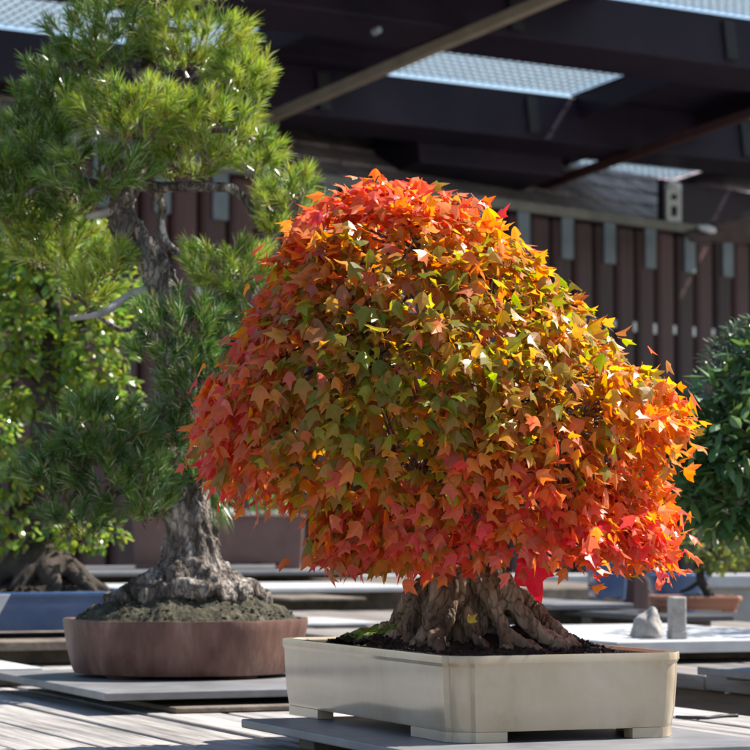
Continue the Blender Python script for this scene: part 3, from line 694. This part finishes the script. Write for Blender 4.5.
# terracotta tray and small tree
ZD=CZ-.203
q=PZ(699,613,ZD); tp=q+Vector((0,.09,.0005)); W=43.5*(q.y)/F
tpot=rect_pot('tray_pot',tp,W*.97,.075,16*q.y/F,M['terracotta'],'shallow terracotta tray pot with the small crooked tree',foot=.006,taper=.008,lip=.005,r=.014,wall=.008,rz=R(3),footlen=(.03,.03))
mb=MB(); mound(mb,lambda x,y:True,30,20,-W+.014,W-.014,-.065,.065,lambda x,y:.027+.012*math.exp(-(x*x+y*y)/.002)+.003*noise.noise(Vector((x,y,0))*60)); mb.build('soil',M['drymoss'],tpot,smooth=True)
ot=tp+Vector((0,0,.034)); YT=tp.y
tt=empty('bonsai_tree',ot,0,label='small crooked tree with yellow-green leaves in the terracotta tray',cat='bonsai tree')
def tq(px,py,dy=0): return P(px,py,YT+dy)-ot
mb=MB(); mb.tube([(tq(712,602),.014),(tq(706,590),.011),(tq(700,575),.010),(tq(708,556),.008),(tq(716,540),.006),(tq(712,515),.003)],8,4,.2,60); mb.build('trunk',M['dark_bark'],tt,smooth=True)
mb=MB(); mb.tube([(tq(704,578),.006),(tq(690,588),.005),(tq(680,592),.003)],7,3,.2,60); mb.build('branch',M['dark_bark'],tt,smooth=True); mb=MB(); mb.tube([(tq(708,556),.005),(tq(728,552),.003),(tq(742,556),.002)],7,3,.2,60); mb.build('branch',M['dark_bark'],tt,smooth=True)
random.seed(8); mb=MB(); cloud(mb,ot,[(722,560,30,14,0),(700,545,26,14,0),(745,545,28,16,.02),(715,520,26,16,0)],YT,620,.016,[(.14,.19,.04),(.24,.28,.06),(.08,.12,.03),(.30,.30,.08)],wide=1.3); mb.build('crown',M['green_leaf'],tt)

# blue pots
zb2=CZ-.188; q=PZ(607,600,zb2)
rect_pot('blue_pot',Vector((P(609,600,q.y).x,q.y+.06,zb2+.0005)),.040,.05,.086,M['blue_glaze'],'small tall blue box pot behind the maple, left of the dark post',foot=.006,taper=.004,lip=.004,r=.008,rz=R(8),footlen=(.015,.015))
q=Vector((P(675,598,7.3).x,7.25,T2)); r=empty('blue_bowl',q,0,label='glossy dark blue round bowl behind the grey post and terracotta tray',cat='pot')
z0=P(675,606,7.25).z-T2
mb=MB(); zt=P(675,574,7.25).z-T2
mb.loft([oval(a,a,40,z=z) for a,z in ((.045,0.0005),(.05,.006),(.062,zt*.4),(.072,zt*.75),(.078,zt-.012),(.086,zt-.006),(.086,zt),(.078,zt),(.070,zt-.012),(.05,.03))]); mb.build('bowl_body',M['blue_glaze'],r,smooth=True)

# dark post behind the crown
q=P(636,615,7.9); r=empty('timber_post',Vector((q.x,7.9,0)),R(28),label='dark brown upright post showing under the right of the maple crown',cat='post')
ht=P(636,455,7.9).z; mb=MB(); mb.box(-.026,.026,-.026,.026,0,ht); mb.build('shaft',M['picket'],r,bevel=.004)
mb=MB(); mb.box(-.031,.031,-.031,.031,ht+.0005,ht+.02); mb.build('post_cap',M['picket'],r,bevel=.004)

# low concrete wall
YW=9.9
r=empty('low_wall',Vector((.9,YW,0)),R(3),label='low grey concrete wall with a pale coping behind the benches',cat='wall')
zt=CZ-(574-520)*YW/F
mb=MB(); mb.box(-3.2,3.2,-.08,.08,0,zt-.045); mb.build('wall_body',M['concrete'],r,bevel=.004)
mb=MB(); mb.box(-3.22,3.22,-.11,.11,zt-.044,zt); mb.build('coping',M['paleslab'],r,bevel=.006)

# cord on the bench
r=MB(); a=[PZ(x,y,TB+.0035) for x,y in ((676,717),(690,717.5),(708,717.5),(722,716),(738,715.5))]
o=r.tube([(p,.0024) for p in a],6,4) .build('cord',M['black'],None,smooth=True); tag(o,'thin dark cord lying on the sunlit bench right of the cream pot','cord')

# ------------------------------------------------------------------ dark shrub at the right
YS=4.3
so_=Vector((P(836,640,YS).x,YS+.02,T2+.02))
u_,s_=us(so_); stand('grey slab under the round dark pot beyond the right edge',u_-.15,u_+.17,s_-.15,s_+.15,T2+.0195,.012,T2)
r=empty('bonsai_pot',so_,0,label='round dark pot of the broad-leaved shrub at the right edge',cat='pot')
mb=MB(); mb.loft([oval(a,a,40,z=z) for a,z in ((.06,.0005),(.075,.008),(.09,.04),(.098,.068),(.10,.075),(.092,.075),(.088,.06),(.07,.03))]); mb.build('pot_body',M['darkclay'],r,smooth=True)
mb=MB(); mound(mb,lambda x,y:math.hypot(x,y)<.089,40,40,-.09,.09,-.09,.09,lambda x,y:.064+.012*math.exp(-(x*x+y*y)/.004)+.003*noise.noise(Vector((x,y,0))*60)); mb.build('soil',M['soil'],r)
sh=empty('shrub',so_+Vector((0,0,.07)),0,label='dark green glossy leaved shrub crown at the right edge beside the maple',cat='bonsai tree')
os_=so_+Vector((0,0,.07))
def sq(px,py,dy=0): return P(px,py,YS+.02+dy)-os_
mb=MB(); mb.tube([(sq(836,592),.03),(sq(832,570),.022),(sq(815,540),.019),(sq(805,500),.015),(sq(795,450),.010),(sq(785,400),.005)],9,4,.25,40); mb.build('trunk',M['dark_bark'],sh,smooth=True)
for pts in ([(815,540),(770,520),(710,500)],[(805,500),(760,470),(690,460)],[(797,460),(750,430),(715,400)],[(788,410),(760,380),(735,360)]):
    q=MB(); q.tube([(sq(*pts[0]),.009),(sq(*pts[1]),.006),(sq(*pts[2]),.003)],7,4,.2,50); q.build('branch',M['dark_bark'],sh,smooth=True)
SG=[(.04,.10,.035),(.07,.15,.05),(.095,.185,.055),(.14,.22,.06)]
random.seed(17); mb=MB()
cloud(mb,os_,[(735,445,60,50,-.02),(690,478,40,34,0),(745,495,55,36,0),(775,420,60,60,.02),(720,520,34,16,0),(800,480,60,50,.03),(760,375,40,36,.04),(790,350,46,40,.04),(668,470,28,30,-.03),(690,430,30,26,.0),(725,395,34,26,.02)],YS+.02,1900,.036,SG,wide=.68,shell=(.5,1.),up=.5,hang=.0)
mb.build('crown',M['shrub_leaf'],sh)
mb=MB(); cloud(mb,os_,[(735,360,34,30,.12),(715,385,22,20,.14),(752,340,30,26,.1)],YS+.02,900,.013,[(.06,.10,.05),(.10,.14,.08),(.045,.08,.03)],wide=.7,up=.7,hang=-.3)
tag(mb.build('crown',M['shrub_leaf'],sh),label='finer greyish green upper foliage')

# ------------------------------------------------------------------ fence with rail
AZF=R(41); fd=Vector((math.sin(AZF),math.cos(AZF),0)); F0=P(580,215,15.5); 
fr=empty('paling_fence',Vector((F0.x,F0.y,0)),0,label='tall dark brown paling fence with blue-grey straps under the pergola',cat='fence')
def fpt(px):     # distance along the fence where photo column px meets it
    k=(px-375)/F*1.0; # x = k*y approximately (pitch included)
    r=ray(px,300); k=r.x/r.y
    return (k*F0.y-F0.x)/(fd.x-k*fd.y)
fnrm=Vector((fd.y,-fd.x,0))                     # towards the viewer
def ff(v): return fd*v.x+fnrm*v.y+Vector((0,0,v.z))
zr=F0.z
pk=MB(); st_=MB(); bo_=MB()
t0=fpt(-260); t1=fpt(1050); pitch=.19
i=0; t=t0
while t<t1:
    pk=MB(); pk.box(t-.082,t+.082,-.05,.028,.05,zr-.03,ff); pk.build('paling',M['picket'],fr,bevel=.035,bseg=5); bo_=MB()
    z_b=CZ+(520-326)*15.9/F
    bo_.box(t+.082,t+.108,.002,.012,z_b-.028+.02*noise.noise(Vector((t*3,0,0))),z_b+.02,ff); bo_.build('painted_gap_light',M['white'],fr)  # white pieces stand in for sunlight coming through the paling gaps
    i+=1; t+=pitch
i=0; t=t0+.02
while t<t1: st_=MB(); st_.box(t-.050,t+.050,.030,.040,zr-.25,zr-.03,ff); st_.build('strap',M['strap'],fr); t+=pitch*2
q=MB(); q.box(t0,t1,-.09,-.055,0,zr+.018,ff); q.build('backing_board',M['stain'],fr)
q=MB(); q.box(t0,t1,-.03,.055,zr-.028,zr+.022,ff); q.build('rail',M['railpaint'],fr,bevel=.004)
# tiled roof behind the fence
ta=empty('tiled_roof',Vector((F0.x,F0.y,0)),0,label='brown tiled roof slope rising behind the fence',cat='roof')
sl=R(31); mb=MB(); run=1.25
def tf_(v): return fd*v.x - fnrm*(.10+v.y*math.cos(sl)) + Vector((0,0,zr+.01+v.y*math.sin(sl)+v.z))
rows=6
for j in range(rows):
    x=t0+(j%2)*.12
    while x<t1:
        mb.box(x+.009,x+.241,j*run/rows,(j+1)*run/rows+.03,.012-.0*j,.03,lambda v:tf_(Vector((v.x,v.y,v.z+(.016 if v.y<j*run/rows+.01 else 0)+random.uniform(-.002,.002))))); x+=.25
mb.build('tiles',M['tile'],ta)
mb=MB(); mb.box(t0,t1,0.01,run,-.02,.010,tf_); mb.build('deck',M['stain'],ta)
mb=MB(); mb.box(t0,t1,run+.03,run+.09,-.02,.055,tf_); mb.build('ridge_cap',M['tan'],ta,bevel=.006)
for px in (-250,150,520,1000):
    q=MB(); x=min(fpt(px),fpt(655)); q.box(x-.05,x+.05,-.9,-.8,0,zr+.2,ff); q.build('roof_post',M['stain'],ta)
# roof return and dark fascia at the right
rr=empty('eaves_return',Vector((F0.x,F0.y,0)),0,label='dark boxed eaves with a grey tiled edge at the upper right',cat='roof')
ta_=fpt(668); mb=MB(); mb.box(ta_,fpt(1050),-.068,-.036,zr+.0225,zr+.27,ff); mb.build('fascia',M['stain'],rr)
a=P(684,231,15.9)-Vector((F0.x,F0.y,0)); b=P(760,207,14.6)-Vector((F0.x,F0.y,0)); c=P(760,238,15.6)-Vector((F0.x,F0.y,0)); d=P(690,237,16.0)-Vector((F0.x,F0.y,0))
mb=MB(); v0=Vector((0,0,-.03)); mb.loft([[p+v0 for p in (a,b,c,d)],[a,b,c,d]]); mb.build('tiled_edge',M['tile'],rr)
# lantern and pale lump on the rail
lx=fpt(669.5); lr=empty('lantern',Vector((F0.x,F0.y,0))+fd*lx+fnrm*.03,0,label='white two-window lantern standing on the fence rail',cat='lantern')
U=16.0/F; w=7.5*U; H=38*U
def lf(v): return fd*lx*0+Vector((v.x,-v.y,zr+.0225+v.z))
mb=MB()
for sx in (-1,1):
    for sy in (-1,1): mb.box(sx*w-.012*(sx+1)+0*.01 if sx>0 else -w,w if sx>0 else -w+.024,sy*w-.024 if sy>0 else -w,w if sy>0 else -w+.024,.001,H-.03,lf)
for z0,z1 in ((.002,.03),(H*.42,H*.42+.035),(H-.055,H-.029)): mb.box(-w+.001,w-.001,-w+.001,w-.001,z0,z1,lf)
mb.build('frame',M['white'],lr)
mb=MB()
mb.loft([[lf(Vector((p.x,p.y,z))) for p in oval(a,a,20)] for a,z in ((w*1.1,H-.028),(w*1.15,H-.02),(w*1.05,H+.005),(w*.4,H+.018))]); mb.build('cap',M['white'],lr)
mb=MB(); mb.box(-w*.7,w*.7,-w*.7,w*.7,.031,H-.056,lf); mb.build('window',M['black'],lr)
bm=bmesh.new(); bmesh.ops.create_icosphere(bm,subdivisions=3,radius=1)
for v in bm.verts: c=v.co.copy(); v.co=Vector((c.x*.050,c.y*.034,c.z*.020-c.x*.012))*(1+.3*noise.noise(c*1.7))
me=bpy.data.meshes.new('rail_stone'); bm.to_mesh(me); bm.free(); me.materials.append(M['white']); me.polygons.foreach_set('use_smooth',[True]*len(me.polygons))
o=bpy.data.objects.new('rail_stone',me); COL.objects.link(o); o.location=P(708,229,14.9); tag(o,'small white lump lying on the eaves at the right','stone')

# ------------------------------------------------------------------ pergola roof
az=R(52); pt=R(8)
e2=Vector((math.sin(az),math.cos(az),0)); e1=Vector((-math.cos(az)*math.cos(pt),math.sin(az)*math.cos(pt),-math.sin(pt))); en=e2.cross(e1)
if en.z<0: en=-en
Q0=P(575,98,14.0)
pg=empty('pergola_roof',Vector((Q0.x,Q0.y,0)),0,label='dark stained pergola roof of deep beams with open bays covered by pale translucent sheets',cat='pergola')
def pf_(v): return e2*v.x+e1*v.y+en*v.z+Vector((0,0,Q0.z))
for v0,v1 in ((-2.19,-1.84),(-.73,-.40),(.71,.975)):
    mb=MB(); mb.box(-7,7,v0,v1,0,.25,pf_); mb.build('beam',M['stain'],pg,bevel=.006)
# dark cover boards over some bays (u0,u1,v0,v1)
cov=[(-1.62,-.72,-.45,.76),(.68,1.60,-.45,.76),(-7,-.45,-2.0,-.68),(2.9,7,-2.,-.68),(-7,1.68,.92,2.08),(2.68,7,.92,2.08)]
for u0,u1,v0,v1 in cov:
    mb=MB(); n=max(1,round((v1-v0)/.15)); w=(v1-v0)/n
    for i in range(n): mb.box(u0,u1,v0+i*w+.002,v0+(i+1)*w-.002,.253,.275,pf_)
    mb.build('cover_board',M['stain'],pg,bevel=.002)
mb=MB(); mb.box(-.2,.78,.98,1.35,-.10,.25,pf_); mb.build('beam',M['stain'],pg,bevel=.006)
# rafters below the boards
for u,wd in ((.68,.05),(1.54,.06),(-1.62,.05)):
    mb=MB(); mb.box(u,u+wd,-.398,.708,.14,.2525,pf_); mb.build('rafter',M['stain'],pg,bevel=.004)
mb=MB(); mb.box(1.02,1.06,-2.4,2.4,-.05,-.003,pf_); mb.build('rafter',M['picket'],pg,bevel=.004)
mb=MB(); mb.box(-1.335,-1.285,-3.0,2.2,-.05,-.003,pf_); mb.build('batten',M['tan'],pg,bevel=.003)
# wire mesh bays
for u0,u1,v0,v1 in ((-7,-1.62,-.45,.76),(-.72,.68,-.45,.76),(1.60,7,-.45,.76),(-.45,2.9,-2.,-.68),(1.68,2.68,.92,2.08)):
    mb=MB(); nx=int((u1-u0)/.009); vs=[]; fs=[]
    for i in range(nx+1):
        x=u0+(u1-u0)*i/nx; z=.30+.014*math.sin(x*2*math.pi/.072)
        vs+= [pf_(Vector((x,v0,z))),pf_(Vector((x,v1,z)))]
    mb.add(vs,[(2*i,2*i+2,2*i+3,2*i+1) for i in range(nx)])
    mb.build('translucent_sheet',M['sheet'],pg,smooth=True)
    mb=MB(); x=u0+.02
    while x<u1: mb.box(x-.0024,x+.0024,v0+.003,v1-.003,.2765,.2825,pf_); x+=.055
    x=v0+.02
    while x<v1: mb.box(u0+.002,u1-.002,x-.0024,x+.0024,.2785,.2845,pf_); x+=.055
    mb.build('wire_grid',M['galv'],pg)
for u,v in ((-6.6,-.56),(-6.6,.84),(6.6,-.56),(6.6,.84)):
    b=pf_(Vector((u,v,0))); mb=MB(); mb.box(b.x-.07,b.x+.07,b.y-.07,b.y+.07,0,b.z-.03); mb.build('post',M['stain'],pg)
for px,py in ((377,31),):
    r_=ray(px,py); k=(-.735+(Q0-CAM).dot(e1))/r_.dot(e1); bb=CAM+r_*k-Vector((Q0.x,Q0.y,0))
    mb=MB(); mb.tube([(bb+e1*.02,.017),(bb-e1*.018,.014)],10,1); mb.build('bolt_head',M['galv'],pg)
for u in (-5.5,-4.,-2.5,-1.0,.35,1.9,3.4,5.):
    for v in (-.735,.705):
        mb=MB(); mb.box(u-.035,u+.035,v-.012,v-.001,.03,.22,pf_); mb.build('bracket',M['black'],pg,bevel=.002)

# ------------------------------------------------------------------ light
SAZ=R(20); SEL=R(50)
S=Vector((math.cos(SAZ)*math.cos(SEL),math.sin(SAZ)*math.cos(SEL),math.sin(SEL)))
sun=bpy.data.lights.new('sun','SUN'); sun.energy=5.0; sun.angle=R(.5); sun.color=(1,.945,.86)
so=bpy.data.objects.new('sun',sun); COL.objects.link(so); so.rotation_euler=S.to_track_quat('Z','Y').to_euler(); so.location=(3,3,6)
w=bpy.data.worlds.new('World'); SC.world=w; w.use_nodes=True; nt=w.node_tree
sk=nt.nodes.new('ShaderNodeTexSky'); sk.sky_type='NISHITA'; sk.sun_disc=False; sk.sun_elevation=SEL; sk.sun_rotation=math.atan2(S.x,S.y); sk.air_density=1.0; sk.dust_density=.6; sk.ozone_density=1.5
nt.links.new(sk.outputs[0],nt.nodes['Background'].inputs['Color']); nt.nodes['Background'].inputs['Strength'].default_value=.092

cd=bpy.data.cameras.new('camera'); cam=bpy.data.objects.new('camera',cd); COL.objects.link(cam); SC.camera=cam
cam.location=CAM; cam.rotation_euler=(math.pi/2+PITCH,0,0); cd.sensor_width=36; cd.lens=36*F/750; cd.clip_start=.05; cd.clip_end=2000
cd.dof.use_dof=True; cd.dof.focus_distance=3.05; cd.dof.aperture_fstop=19
SC.view_settings.view_transform='Standard'; SC.view_settings.look='None'; SC.view_settings.exposure=1.12; SC.view_settings.gamma=1; SC.view_settings.use_curve_mapping=False
SC.render.engine='CYCLES'; SC.cycles.use_denoising=True; SC.cycles.max_bounces=10; SC.cycles.transmission_bounces=6; SC.cycles.sample_clamp_indirect=6
